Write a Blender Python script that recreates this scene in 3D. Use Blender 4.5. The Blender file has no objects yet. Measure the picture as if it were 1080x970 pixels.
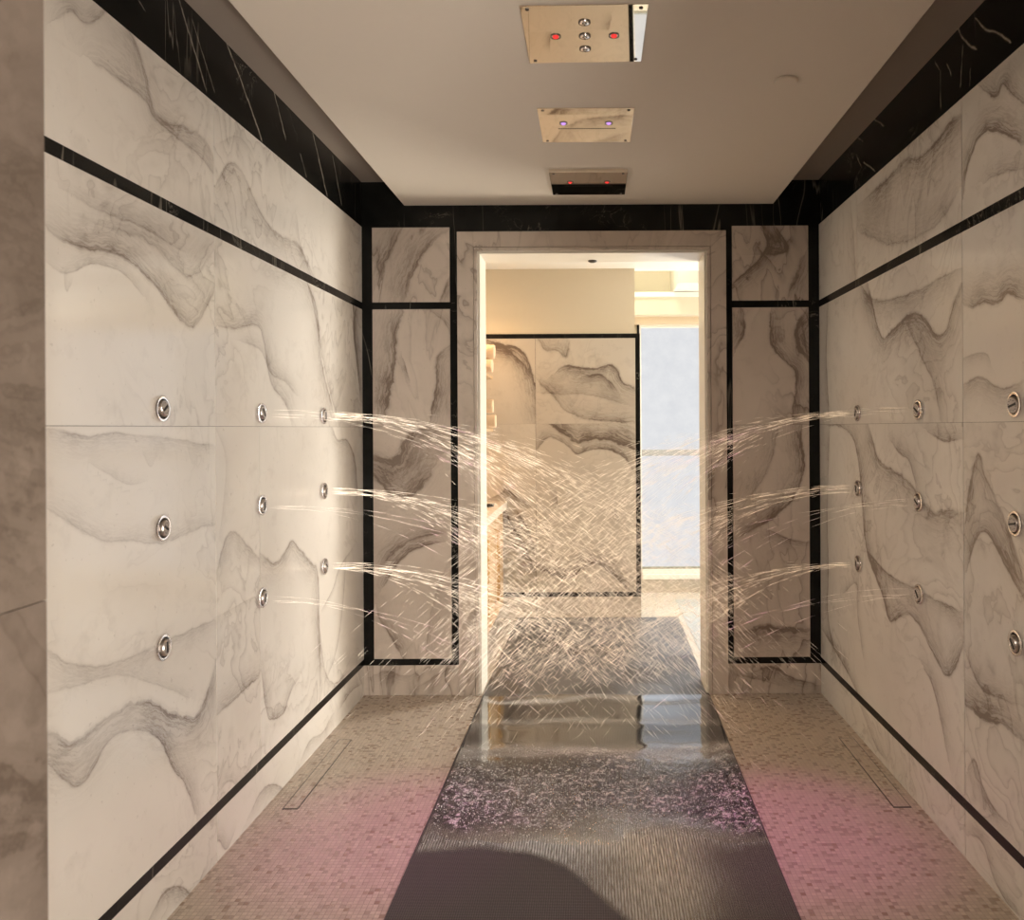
import bpy, math, random
import numpy as np
from mathutils import Vector, Matrix

random.seed(7); RNG = np.random.default_rng(11)
PI = math.pi
scn = bpy.context.scene
col = scn.collection

# ------------------------------------------------------------------ measured place
F, VX, VY, EYE, D = 817.0, 627.0, 451.0, 1.29, 3.75
ROLL = math.radians(0.30)
S = EYE / 281.0
TAP = 0.00734
XLB, XRB = -1.1216, 1.0904
H_BAND, H_CEIL, H_DROP = 2.268, 2.484, 2.369
HS_T0, HS_T1, HS_B0, HS_B1 = 1.8685, 1.9015, 0.145, 0.176
H_JOINT = 1.30
DW_L, DW_R, DW_H = -0.551, 0.534, 2.134          # clear opening
FR_L, FR_R, FR_H = -0.660, 0.6395, 2.240          # casing outside
WT = 0.20                                         # wall thickness at the doorways
ZN = 0.78                                         # inner face of the near doorway
Z_FAR = 5.253; Z_WIN = 6.06

def XL(z): return XLB + TAP * (z - D)
def XR(z): return XRB - TAP * (z - D)

def unroll(px, py):
    dx, dy = px - VX, py - VY
    c, s = math.cos(ROLL), math.sin(ROLL)
    return dx * c - dy * s, dx * s + dy * c
def on_left(px, py):
    u, v = unroll(px, py); z = F * (XLB - TAP * D) / (u - F * TAP); return z, EYE - v * z / F
def on_right(px, py):
    u, v = unroll(px, py); z = F * (XRB + TAP * D) / (u + F * TAP); return z, EYE - v * z / F
def on_front(zp):
    def f(px, py):
        u, v = unroll(px, py); return u * zp / F, EYE - v * zp / F
    return f

# ------------------------------------------------------------------ object helpers
def mesh_obj(name, verts, faces, mats, parent=None, smooth=False, fmat=None):
    me = bpy.data.meshes.new(name); me.from_pydata([tuple(v) for v in verts], [], [tuple(f) for f in faces]); me.update()
    if not isinstance(mats, (list, tuple)): mats = [mats]
    for m in mats: me.materials.append(m)
    if smooth: me.polygons.foreach_set('use_smooth', [True] * len(me.polygons))
    if fmat is not None: me.polygons.foreach_set('material_index', fmat)
    o = bpy.data.objects.new(name, me); col.objects.link(o)
    if parent is not None: o.parent = parent
    return o
def struct(o): o['kind'] = 'structure'; return o
def tag(o, label, cat, group=None, kind=None):
    o['label'] = label; o['category'] = cat
    if group: o['group'] = group
    if kind: o['kind'] = kind
    return o
def empty(name, loc, rot=(0, 0, 0)):
    o = bpy.data.objects.new(name, None); col.objects.link(o); o.location = loc; o.rotation_euler = rot
    o.empty_display_size = 0.02
    return o
def copy_tree(o, parent=None, first=True):
    c = o.copy(); col.objects.link(c); c.parent = parent
    for ch in list(o.children): copy_tree(ch, c, False)
    return c

class MB:
    def __init__(s): s.v = []; s.f = []; s.m = []
    def box(s, x0, x1, y0, y1, z0, z1, mi=0):
        b = len(s.v)
        s.v += [(x0,y0,z0),(x1,y0,z0),(x1,y1,z0),(x0,y1,z0),(x0,y0,z1),(x1,y0,z1),(x1,y1,z1),(x0,y1,z1)]
        s.f += [(b,b+3,b+2,b+1),(b+4,b+5,b+6,b+7),(b,b+1,b+5,b+4),(b+1,b+2,b+6,b+5),(b+2,b+3,b+7,b+6),(b+3,b,b+4,b+7)]
        s.m += [mi]*6
    def hexa(s, p, mi=0):   # 8 corners, same order as box
        b = len(s.v); s.v += [tuple(q) for q in p]
        s.f += [(b,b+3,b+2,b+1),(b+4,b+5,b+6,b+7),(b,b+1,b+5,b+4),(b+1,b+2,b+6,b+5),(b+2,b+3,b+7,b+6),(b+3,b,b+4,b+7)]
        s.m += [mi]*6
    def lathe(s, prof, n=24, M=None, mi=0, cap0=True, cap1=True):   # profile (r, h) round local z
        b = len(s.v); M = M or Matrix.Identity(4)
        for r, h in prof:
            for k in range(n):
                a = 2*PI*k/n; s.v.append(tuple(M @ Vector((r*math.cos(a), r*math.sin(a), h))))
        for i in range(len(prof)-1):
            for k in range(n):
                k2 = (k+1) % n
                s.f.append((b+i*n+k, b+i*n+k2, b+(i+1)*n+k2, b+(i+1)*n+k)); s.m.append(mi)
        if cap0: s.f.append(tuple(b+k for k in range(n-1,-1,-1))); s.m.append(mi)
        if cap1: s.f.append(tuple(b+(len(prof)-1)*n+k for k in range(n))); s.m.append(mi)
    def tube(s, pts, r, n=8, mi=0):
        b = len(s.v)
        for i, p in enumerate(pts):
            p = Vector(p); q0 = Vector(pts[max(i-1,0)]); q1 = Vector(pts[min(i+1,len(pts)-1)])
            t = (q1-q0).normalized(); up = Vector((0,0,1)) if abs(t.z) < .9 else Vector((1,0,0))
            a = t.cross(up).normalized(); c = a.cross(t)
            for k in range(n):
                w = 2*PI*k/n; s.v.append(tuple(p + r*(math.cos(w)*a + math.sin(w)*c)))
        for i in range(len(pts)-1):
            for k in range(n):
                k2 = (k+1)%n; s.f.append((b+i*n+k,b+i*n+k2,b+(i+1)*n+k2,b+(i+1)*n+k)); s.m.append(mi)
        s.f.append(tuple(b+k for k in range(n-1,-1,-1))); s.m.append(mi)
        s.f.append(tuple(b+(len(pts)-1)*n+k for k in range(n))); s.m.append(mi)
    def build(s, name, mats, parent=None, smooth=False, bevel=0):
        o = mesh_obj(name, s.v, s.f, mats, parent, smooth, s.m)
        if bevel:
            md = o.modifiers.new('bevel', 'BEVEL'); md.width = bevel; md.segments = 2; md.limit_method = 'ANGLE'
        if smooth:
            try:
                o.data.set_sharp_from_angle(angle=math.radians(35))
            except Exception: pass
        return o

# ------------------------------------------------------------------ material helpers
class NT:
    def __init__(s, name):
        s.m = bpy.data.materials.new(name); s.m.use_nodes = True; s.t = s.m.node_tree; s.t.nodes.clear()
        s.out = s.t.nodes.new('ShaderNodeOutputMaterial')
    def n(s, typ, ins=None, **props):
        nd = s.t.nodes.new(typ)
        for k, v in props.items(): setattr(nd, k, v)
        if ins:
            for k, v in ins.items(): s.set(nd.inputs[k], v)
        return nd
    def set(s, inp, v):
        if isinstance(v, bpy.types.NodeSocket): s.t.links.new(v, inp)
        elif isinstance(v, bpy.types.Node): s.t.links.new(v.outputs[0], inp)
        else: inp.default_value = v
    def math(s, op, a, b=0.0, c=0.0, clamp=False):
        nd = s.n('ShaderNodeMath', operation=op, use_clamp=clamp); s.set(nd.inputs[0], a); s.set(nd.inputs[1], b); s.set(nd.inputs[2], c); return nd.outputs[0]
    def vmath(s, op, a, b=(0,0,0)):
        nd = s.n('ShaderNodeVectorMath', operation=op); s.set(nd.inputs[0], a); s.set(nd.inputs[1], b); return nd.outputs[0]
    def noise(s, vec, scale, detail=4, rough=.5, dist=0, dim='3D'):
        return s.n('ShaderNodeTexNoise', {'Vector': vec, 'Scale': scale, 'Detail': detail, 'Roughness': rough, 'Distortion': dist}, noise_dimensions=dim).outputs[0]
    def ramp(s, fac, stops, interp='LINEAR'):
        nd = s.n('ShaderNodeValToRGB', {'Fac': fac}); cr = nd.color_ramp; cr.interpolation = interp
        while len(cr.elements) > 1: cr.elements.remove(cr.elements[-1])
        cr.elements[0].position = stops[0][0]; cr.elements[0].color = c4(stops[0][1])
        for p, c in stops[1:]:
            e = cr.elements.new(p); e.color = c4(c)
        return nd.outputs[0]
    def mix(s, fac, a, b):
        nd = s.n('ShaderNodeMix', data_type='RGBA'); s.set(nd.inputs[0], fac); s.set(nd.inputs[6], a if not isinstance(a, tuple) else c4(a)); s.set(nd.inputs[7], b if not isinstance(b, tuple) else c4(b)); return nd.outputs[2]
    def comb(s, x, y, z):
        return s.n('ShaderNodeCombineXYZ', {0: x, 1: y, 2: z}).outputs[0]
    def sep(s, v): nd = s.n('ShaderNodeSeparateXYZ', {0: v}); return nd.outputs
    def pos(s): return s.n('ShaderNodeNewGeometry').outputs['Position']
    def bsdf(s, **k):
        nd = s.n('ShaderNodeBsdfPrincipled')
        for key, v in k.items(): s.set(nd.inputs[key.replace('_', ' ')], v if not (isinstance(v, tuple) and len(v) == 3) else c4(v))
        s.t.links.new(nd.outputs[0], s.out.inputs[0]); return nd
    def bump(s, h, strength=.3, dist=.001):
        return s.n('ShaderNodeBump', {'Height': h, 'Strength': strength, 'Distance': dist}).outputs[0]
def c4(c):
    if isinstance(c, (int, float)): return (c, c, c, 1)
    return tuple(c) if len(c) == 4 else tuple(c) + (1,)
def lin(r, g, b):
    f = lambda x: (x/255/12.92) if x/255 <= .04045 else ((x/255+.055)/1.055)**2.4
    return (f(r), f(g), f(b))
def plain(name, c, rough=.5, metal=0.0, **k):
    t = NT(name); nz = t.noise(t.pos(), 35, 3)
    colr = t.mix(t.math('MULTIPLY', nz, .10), c, tuple(x*.75 for x in c))
    t.bsdf(Base_Color=colr, Roughness=rough, Metallic=metal, **k); return t.m

# marble: traced vein bands come in as mesh attributes (s across the band, t along it, a strength)
def marble(name, base, tint, vein, generic=.35, rough=.10, gscale=1.0, stretch=(1, 1, 1)):
    t = NT(name); pos = t.pos()
    sid = t.n('ShaderNodeAttribute', attribute_name='slab').outputs['Fac']
    off = t.comb(t.math('MULTIPLY', sid, 3.7), t.math('MULTIPLY', sid, 5.3), t.math('MULTIPLY', sid, 2.9))
    p = t.vmath('ADD', pos, off)
    w1 = t.math('SUBTRACT', t.noise(p, 5, 3), .5); w2 = t.math('SUBTRACT', t.noise(p, 26, 4, .6), .5)
    darks = []
    for an, seed in (('vein', 0.0), ('vein2', 9.0), ('vein3', 17.0), ('vein4', 29.0)):
        v = t.sep(t.n('ShaderNodeAttribute', attribute_name=an).outputs['Vector'])
        s_ = t.math('ADD', v[0], t.math('ADD', t.math('MULTIPLY', w1, .55), t.math('MULTIPLY', w2, .42)))
        m = t.math('MULTIPLY_ADD', s_, .25, .25)                       # -1..3 -> 0..1
        fade = t.ramp(m, [(0, 0), (.17, .0), (.215, .25), (.25, 1), (.33, .78), (.47, .5), (.72, .2), (1, 0)])
        lines = t.noise(t.comb(t.math('MULTIPLY', s_, 4.5), t.math('MULTIPLY', v[1], .45), seed), 1.0, 6, .6)
        lines = t.ramp(lines, [(.32, .12), (.44, .30), (.50, 1), (.54, .45), (.62, .25), (.68, .95), (.76, .4)])
        edge = t.ramp(m, [(.215, 0), (.25, 1), (.275, .2), (.30, 0)])
        d = t.math('ADD', t.math('MULTIPLY', fade, t.math('MULTIPLY_ADD', lines, .70, .32)), t.math('MULTIPLY', edge, .22))
        brk = t.ramp(t.noise(p, 3.2, 2), [(.28, .45), (.6, 1)])
        darks.append(t.math('MULTIPLY', t.math('MULTIPLY', d, t.math('MULTIPLY', v[2], 1.2)), brk))
    # loose flow of faint veining everywhere
    ps = t.vmath('MULTIPLY', p, stretch)
    wv = t.n('ShaderNodeTexNoise', {'Vector': ps, 'Scale': 1.5*gscale, 'Detail': 4, 'Roughness': .5, 'Distortion': .6}).outputs['Color']
    pw = t.vmath('ADD', ps, t.vmath('MULTIPLY', t.vmath('SUBTRACT', wv, (.5,.5,.5)), (1.1,1.1,1.1)))
    g = t.noise(pw, 2.1*gscale, 5, .5)
    rings = t.math('FRACT', t.math('MULTIPLY', g, 11.0))
    ringl = t.ramp(rings, [(0, 1), (.10, .45), (.35, .12), (.8, 0), (.97, .25), (1, 1)])
    mask = t.ramp(t.noise(ps, 1.3*gscale, 2), [(.38, 0), (.60, 1)])
    gen = t.math('MULTIPLY', t.math('MULTIPLY', ringl, mask), generic)
    blot = t.ramp(t.noise(p, 9, 6, .65), [(.56, 0), (.74, .16)])
    speck = t.ramp(t.noise(p, 70, 2, .5), [(.70, 0), (.76, .22)])
    dk = t.math('ADD', t.math('ADD', t.math('ADD', darks[0], darks[1]), t.math('ADD', darks[2], darks[3])), t.math('ADD', gen, t.math('ADD', blot, speck)), clamp=True)
    cl = t.ramp(t.noise(p, 1.7, 4), [(.3, base), (.72, tint)])
    veinc = t.mix(t.noise(p, 3, 3), vein, tuple(x*1.25 for x in vein))
    colr = t.mix(dk, cl, veinc)
    nb = t.bump(t.noise(p, 2.5, 2), .10, .004)
    t.bsdf(Base_Color=colr, Roughness=rough, Normal=nb, Specular_IOR_Level=.32)
    return t.m
M_MARBLE = marble('white_marble', (.80,.765,.70), (.70,.655,.59), (.235,.195,.165), generic=.40)
M_MARBLE_D = marble('shaded_marble', (.70,.62,.54), (.57,.49,.415), (.20,.155,.125), generic=.75, rough=.22, stretch=(1,1,.45))  # marble of the unlit back wall, its shade put into a browner colour
M_MARBLE_F = marble('cream_marble', (.62,.58,.51), (.56,.51,.44), (.15,.12,.10), generic=.16)
M_MARBLE_J = marble('shaded_jamb_marble', (.24,.20,.165), (.19,.155,.13), (.09,.07,.055), generic=.55, rough=.3, stretch=(1,1,.4))  # darkened marble: the shade on the near jamb is put into the colour

def black_stone():
    t = NT('black_stone'); p = t.pos()
    q = t.n('ShaderNodeMapping', {'Vector': p, 'Rotation': (math.radians(-28), math.radians(22), .3), 'Scale': (5.0, 6.0, .55)}).outputs[0]
    a = t.noise(q, 1.3, 3, .45, .5); l = t.math('ABSOLUTE', t.math('SUBTRACT', a, .5))
    line = t.ramp(l, [(0, 1), (.0035, .6), (.008, 0)])
    mk = t.ramp(t.noise(p, 2.3, 2), [(.50, 0), (.62, 1)])
    b = t.noise(p, 7, 6, .6, 1.2); l2 = t.ramp(t.math('ABSOLUTE', t.math('SUBTRACT', b, .5)), [(0, .5), (.006, 0)])
    mk2 = t.ramp(t.noise(p, 3.1, 1), [(.56, 0), (.66, 1)])
    tl_ = 0.0
    for an in ('vein', 'vein2'):
     va = t.sep(t.n('ShaderNodeAttribute', attribute_name=an).outputs['Vector'])
     sw_ = t.math('ABSOLUTE', t.math('ADD', va[0], t.math('MULTIPLY', t.math('SUBTRACT', t.noise(p, 22, 3), .5), 3.0)))
     tl_ = t.math('ADD', tl_, t.math('MULTIPLY', t.ramp(t.math('MULTIPLY', sw_, .25), [(0, 1), (.10, .8), (.2, .15), (.4, 0)]), t.math('MULTIPLY', va[2], t.ramp(t.noise(p, 30, 2), [(.3, .3), (.6, 1)]))))
    f = t.math('ADD', tl_, t.math('ADD', t.math('MULTIPLY', line, t.math('MULTIPLY', mk, .35)), t.math('MULTIPLY', l2, mk2)), clamp=True)
    c = t.mix(f, t.ramp(t.noise(p, 12, 4), [(.3, (.006,.0065,.006)), (.75, (.013,.013,.012))]), (.42,.38,.31))
    t.bsdf(Base_Color=c, Roughness=.2, Specular_IOR_Level=.2); return t.m
M_BLACK = black_stone()
M_GROUT = plain('grout', (.13,.105,.085), .9)
M_CEIL = plain('ceiling_paint', (.74,.68,.60), .7)
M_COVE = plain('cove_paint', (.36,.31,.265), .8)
M_CREAM = plain('cream_paint', (.70,.63,.49), .6)
M_WHITE = plain('white_paint', (.86,.84,.78), .45)
M_CASE = plain('pale_stone_edge', (.84,.80,.70), .3)
M_CHROME = plain('chrome', (.86,.83,.82), .22, 1.0)
M_STEEL_D = plain('dark_steel', (.16,.145,.135), .3, 1.0)
M_MIRROR = plain('polished_steel', (.93,.87,.78), .025, 1.0)
M_DARK = plain('dark_recess', (.012,.010,.009), .5)
M_WOOD = plain('vanity_wood', (.50,.33,.17), .35)
M_WOOD_D = plain('vanity_brown', (.26,.14,.065), .4)
M_BRASS = plain('brass', (.85,.62,.30), .22, 1.0)
M_TOWEL = None
def towel_mat():
    t = NT('lamplit_towel'); h = t.noise(t.pos(), 400, 3, .7)
    t.bsdf(Base_Color=t.mix(h, (.86,.68,.48), (.76,.56,.36)), Roughness=.95, Normal=t.bump(h, .6, .002)); return t.m  # white cotton with the orange lamp glow put into its colour
M_TOWEL = towel_mat()

def mosaic():
    t = NT('mosaic_tile'); p = t.sep(t.pos()); pitch = .0148
    wob = t.math('MULTIPLY', t.math('SUBTRACT', t.noise(t.pos(), 2.0, 1), .5), .006)
    x = t.math('DIVIDE', t.math('ADD', p[0], wob), pitch); y = t.math('DIVIDE', t.math('ADD', p[1], wob), pitch)
    cell = t.comb(t.math('FLOOR', x), t.math('FLOOR', y), 0.0)
    r = t.n('ShaderNodeTexWhiteNoise', {'Vector': cell}, noise_dimensions='3D').outputs['Value']
    fx = t.math('ABSOLUTE', t.math('SUBTRACT', t.math('FRACT', x), .5)); fy = t.math('ABSOLUTE', t.math('SUBTRACT', t.math('FRACT', y), .5))
    e = t.math('MAXIMUM', fx, fy); tile = t.ramp(e, [(.40, 1), (.455, 0)])
    cl = t.n('ShaderNodeValToRGB', {'Fac': r}).outputs
    tc = t.ramp(r, [(0, (.34,.25,.19)), (.012, (.42,.33,.26)), (.05, (.44,.37,.30)), (.12, (.54,.46,.38)), (.45, (.60,.515,.43)), (.75, (.55,.47,.39)), (.9, (.66,.575,.48))], 'CONSTANT')
    tc = t.mix(t.math('MULTIPLY', t.noise(t.pos(), 3, 4), .30), tc, (.45,.34,.26))
    c = t.mix(tile, (.42,.335,.27), tc)
    nb = t.bump(tile, .7, .0012)
    t.bsdf(Base_Color=c, Roughness=t.math('MULTIPLY_ADD', r, .25, .22), Normal=nb); return t.m
M_MOSAIC = mosaic()

def mat_rubber():
    t = NT('mat_rubber'); p = t.sep(t.pos())
    a = t.math('SINE', t.math('MULTIPLY', p[0], 2*PI/.0062)); b = t.math('SINE', t.math('MULTIPLY', p[1], 2*PI/.0062))
    h = t.math('MULTIPLY_ADD', a, .5, t.math('MULTIPLY', b, .35))
    c = t.ramp(t.math('MULTIPLY_ADD', h, .5, .5), [(.1, (.018,.015,.016)), (.75, (.070,.060,.060)), (1, (.125,.110,.108))])
    t.bsdf(Base_Color=c, Roughness=.42, Normal=t.bump(h, .8, .0012), Specular_IOR_Level=.5); return t.m
M_MAT = mat_rubber()

def water_film(name):
    t = NT(name); p = t.sep(t.pos())
    sp = t.n('ShaderNodeAttribute', attribute_name='splash').outputs['Fac']; sh = t.n('ShaderNodeAttribute', attribute_name='sheen').outputs['Fac']
    hz = t.n('ShaderNodeAttribute', attribute_name='haze').outputs['Fac']
    nz = t.noise(t.pos(), 230, 3, .6); rib = t.math('SINE', t.math('MULTIPLY', p[0], 2*PI/.0062))
    h = t.math('ADD', t.math('MULTIPLY', nz, t.math('MULTIPLY_ADD', sp, 1.6, .03)), t.math('MULTIPLY', t.math('MULTIPLY', rib, sh), .30))
    nb = t.n('ShaderNodeBump', {'Height': h, 'Strength': .8, 'Distance': .0020}).outputs[0]
    fr = t.n('ShaderNodeFresnel', {'IOR': 1.42, 'Normal': nb}).outputs[0]
    fr = t.math('MULTIPLY', fr, t.math('MULTIPLY_ADD', sp, -1.0, t.math('MULTIPLY_ADD', sh, 2.2, t.math('MULTIPLY_ADD', hz, -1.3, 2.7))), clamp=True)
    fr = t.math('MULTIPLY', fr, t.n('ShaderNodeAttribute', attribute_name='film').outputs['Fac'])
    grv = t.noise(t.comb(t.math('MULTIPLY', p[0], 1.0), t.math('MULTIPLY', p[1], .06), 0.0), 330, 2, .5)
    grv = t.math('MULTIPLY', t.ramp(grv, [(.34, .5), (.62, 1.2)]), t.math('MULTIPLY_ADD', t.math('SINE', t.math('MULTIPLY', p[0], 2*PI/.0085)), .38, .85))
    fr = t.math('MULTIPLY', fr, t.n('ShaderNodeMix', {0: sh, 2: 1.0, 3: grv}, data_type='FLOAT').outputs[0])
    tr = t.n('ShaderNodeBsdfTransparent', {'Color': (.95,.95,.95,1)}); gl = t.n('ShaderNodeBsdfGlossy', {'Color': (.93,.96,1,1), 'Normal': nb, 'Roughness': t.math('ADD', t.math('MULTIPLY', sp, .10), t.math('MULTIPLY_ADD', sh, .27, t.math('MULTIPLY_ADD', hz, .38, .03)))})
    foam_glint = t.n('ShaderNodeBsdfDiffuse', {'Color': (.85,.83,.80,1)})
    mx = t.n('ShaderNodeMixShader', {0: fr, 1: tr, 2: gl}); fo = t.n('ShaderNodeAttribute', attribute_name='foam_glint').outputs['Fac']
    m2 = t.n('ShaderNodeMixShader', {0: t.math('MULTIPLY', fo, t.ramp(nz, [(.38, .2), (.6, 1)])), 1: mx.outputs[0], 2: foam_glint.outputs[0]})
    t.t.links.new(m2.outputs[0], t.out.inputs[0]); return t.m
M_WATER = water_film('water_film')
def spray_mat():
    t = NT('spray_water'); b = t.n('ShaderNodeBsdfDiffuse', {'Color': (.98,.95,.90,1)})
    tl = t.n('ShaderNodeBsdfTranslucent', {'Color': (.99,.96,.91,1)})
    m1 = t.n('ShaderNodeAddShader', {0: b.outputs[0], 1: tl.outputs[0]})
    gl = t.n('ShaderNodeBsdfGlass', {'IOR': 1.33, 'Roughness': .1})
    m3 = t.n('ShaderNodeMixShader', {0: .25, 1: m1.outputs[0], 2: gl.outputs[0]})
    tr = t.n('ShaderNodeBsdfTransparent'); m2 = t.n('ShaderNodeMixShader', {0: .835, 1: tr.outputs[0], 2: m3.outputs[0]})
    t.t.links.new(m2.outputs[0], t.out.inputs[0]); return t.m
M_SPRAY = spray_mat()
def drop_mat():
    t = NT('white_glint_drops'); fr = t.n('ShaderNodeFresnel', {'IOR': 1.6}).outputs[0]
    tr = t.n('ShaderNodeBsdfTransparent'); gl = t.n('ShaderNodeBsdfGlossy', {'Roughness': .12})
    df = t.n('ShaderNodeBsdfDiffuse', {'Color': (.92,.95,.93,1)}); m1 = t.n('ShaderNodeMixShader', {0: .8, 1: gl.outputs[0], 2: df.outputs[0]})  # glints painted as nearly opaque white drops
    mx = t.n('ShaderNodeMixShader', {0: t.math('MULTIPLY_ADD', fr, 1.3, .92, clamp=True), 1: tr.outputs[0], 2: m1.outputs[0]}); t.t.links.new(mx.outputs[0], t.out.inputs[0]); return t.m
M_DROP = drop_mat()
def emit(name, c, s):
    t = NT(name); e = t.n('ShaderNodeEmission', {'Color': c4(c), 'Strength': s}); t.t.links.new(e.outputs[0], t.out.inputs[0]); return t.m
def shade_mat():
    t = NT('daylit_window_film'); p = t.pos()
    n = t.noise(p, 9, 6, .65)
    c = t.ramp(n, [(.3, (.73,.74,.765)), (.7, (.82,.825,.835))])
    e = t.n('ShaderNodeEmission', {'Color': c, 'Strength': 1.0}); t.t.links.new(e.outputs[0], t.out.inputs[0]); return t.m

# ------------------------------------------------------------------ marble walls with traced veins
def seg_field(P, pts):
    """signed distance, along-parameter for points P (n,2) to polyline"""
    pts = np.array(pts, float); best = np.full(len(P), 1e9); sg = np.zeros(len(P)); al = np.zeros(len(P)); acc = 0.0
    for a, b in zip(pts[:-1], pts[1:]):
        d = b - a; L = np.hypot(*d) + 1e-9; tt = np.clip(((P - a) @ d) / L**2, 0, 1)
        q = a + tt[:, None] * d; r = P - q; dist = np.hypot(r[:, 0], r[:, 1])
        cr = d[0]*(P[:, 1]-a[1]) - d[1]*(P[:, 0]-a[0])
        m = dist < best - 1e-9
        best[m] = dist[m]; sg[m] = np.sign(cr[m]); al[m] = acc + tt[m]*L; acc += L
    # fade past the ends
    e = np.minimum(np.hypot(*(P-pts[0]).T), np.hypot(*(P-pts[-1]).T))
    return best, sg, al, acc
def smooth_poly(pts, n=3):
    pts = [np.array(p, float) for p in pts]
    for _ in range(2):
        o = [pts[0]]
        for a, b in zip(pts[:-1], pts[1:]): o += [a*.75+b*.25, a*.25+b*.75]
        o.append(pts[-1]); pts = o
    return pts
def build_wall(name, slabs, veins, pix, to3d, thick, mat, step=.011, gap=.0011, clip=(-1.2, 3.2)):
    """slabs (a0,a1,b0,b1); veins (points px, side, width px, strength); to3d(a,b,depth) -> xyz"""
    V, Fc, fm, SL = [], [], [], []; NS = 4 if clip[1] < 9 else 2; AT = [[] for _ in range(NS)]
    vv = []
    for pts, side, W, st in veins:
        w = [pix(*p) for p in pts]
        m = w[len(w)//2]; zz = m[0] if pix in (on_left, on_right) else pix(VX+100, VY)[0]/100*F
        W_m = W * zz / F
        ch = (w[-1][0]-w[0][0], w[-1][1]-w[0][1]); nrm = (-ch[1], ch[0])
        # image directions in wall coordinates
        ax = -1 if pix is on_right else 1
        dv = {'u': (0, 1), 'd': (0, -1), 'r': (ax, 0), 'l': (-ax, 0)}[side]
        flip = 1 if nrm[0]*dv[0] + nrm[1]*dv[1] > 0 else -1
        vv.append((smooth_poly(w), flip, W_m, st, m))
    for si, (a0, a1, b0, b1) in enumerate(slabs):
        mine = [v for v in vv if sum(1 for q in v[0] if a0-.01 <= q[0] <= a1+.01 and b0-.01 <= q[1] <= b1+.01) > .45*len(v[0])]
        a0 += gap*2; a1 -= gap*2; b0 += gap*.5; b1 -= gap*.5
        na = max(2, int((a1-a0)/step)+1); nb = max(2, int((b1-b0)/step)+1)
        ga, gb = np.meshgrid(np.linspace(a0, a1, na), np.linspace(b0, b1, nb), indexing='ij')
        P = np.stack([ga.ravel(), gb.ravel()], 1)
        n = len(P); slots = [np.zeros((n, 3)) for _ in range(NS)]
        for pts, flip, W, st, m in mine:
            d, sg, al, L = seg_field(P, pts); sv = d*sg*flip/W
            endf = np.clip(1-(d/W)/3.0, 0, 1)
            tp = np.clip(np.minimum(al, L-al)/(.06), 0, 1)*.5+.5
            if clip[1] > 9:
                a = st*np.where((al > 1e-6) & (al < L-1e-6) | (d < W*1.5), 1.0, 0.0)*np.clip((14-np.abs(sv))/2, 0, 1)
            else:
                a = st*endf**.6*tp*np.clip((sv+1.15)/.35, 0, 1)
            vec = np.stack([np.clip(sv, clip[0], clip[1]), al/max(W, .02), a], 1)
            on = a > .003
            q = min(range(NS), key=lambda k: (int(np.sum((slots[k][:, 2] > .003) & on)), k))
            up = a > slots[q][:, 2]; slots[q][up] = vec[up]
            # carry the field a little past its own edge so that it blends out cleanly
            free = (~on) & (slots[q][:, 2] <= .003) & (np.abs(sv) < 6); slots[q][free, 0] = vec[free, 0]; slots[q][free, 1] = vec[free, 1]
        base = len(V)
        V += [to3d(a, b, 0.0) for a, b in P]
        for k in range(NS): AT[k].append(slots[k])
        SL += [si*1.37+.5]*n
        for i in range(na-1):
            for j in range(nb-1):
                k = base+i*nb+j; Fc.append((k, k+nb, k+nb+1, k+1)); fm.append(0)
        # slab edges going back
        ring = [(i, 0) for i in range(na)] + [(na-1, j) for j in range(1, nb)] + [(i, nb-1) for i in range(na-2, -1, -1)] + [(0, j) for j in range(nb-2, 0, -1)]
        rb = len(V)
        for i, j in ring: V.append(to3d(ga[i, j], gb[i, j], .008))
        for k in range(NS): AT[k].append(np.zeros((len(ring), 3)))
        SL += [si*1.37+.5]*len(ring)
        for q in range(len(ring)):
            i, j = ring[q]; i2, j2 = ring[(q+1) % len(ring)]
            Fc.append((base+i*nb+j, rb+q, rb+(q+1) % len(ring), base+i2*nb+j2)); fm.append(0)
    # backing of the wall behind the slabs
    for (a0, a1, b0, b1) in slabs:
        b = len(V)
        for dd in (.008, thick):
            V += [to3d(a0, b0, dd), to3d(a1, b0, dd), to3d(a1, b1, dd), to3d(a0, b1, dd)]
        Fc += [(b,b+1,b+2,b+3),(b+4,b+7,b+6,b+5),(b,b+4,b+5,b+1),(b+1,b+5,b+6,b+2),(b+2,b+6,b+7,b+3),(b+3,b+7,b+4,b)]; fm += [1]*6
        for k in range(NS): AT[k].append(np.zeros((8, 3)))
        SL += [0]*8
    o = mesh_obj(name, V, Fc, [mat, M_GROUT], None, False, fm)
    me = o.data
    for nm, arr in zip(('vein', 'vein2', 'vein3', 'vein4'), AT):
        at = me.attributes.new(nm, 'FLOAT_VECTOR', 'POINT'); at.data.foreach_set('vector', np.concatenate(arr).astype(np.float32).ravel())
    at = me.attributes.new('slab', 'FLOAT', 'POINT'); at.data.foreach_set('value', np.array(SL, np.float32))
    return struct(o)

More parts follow.
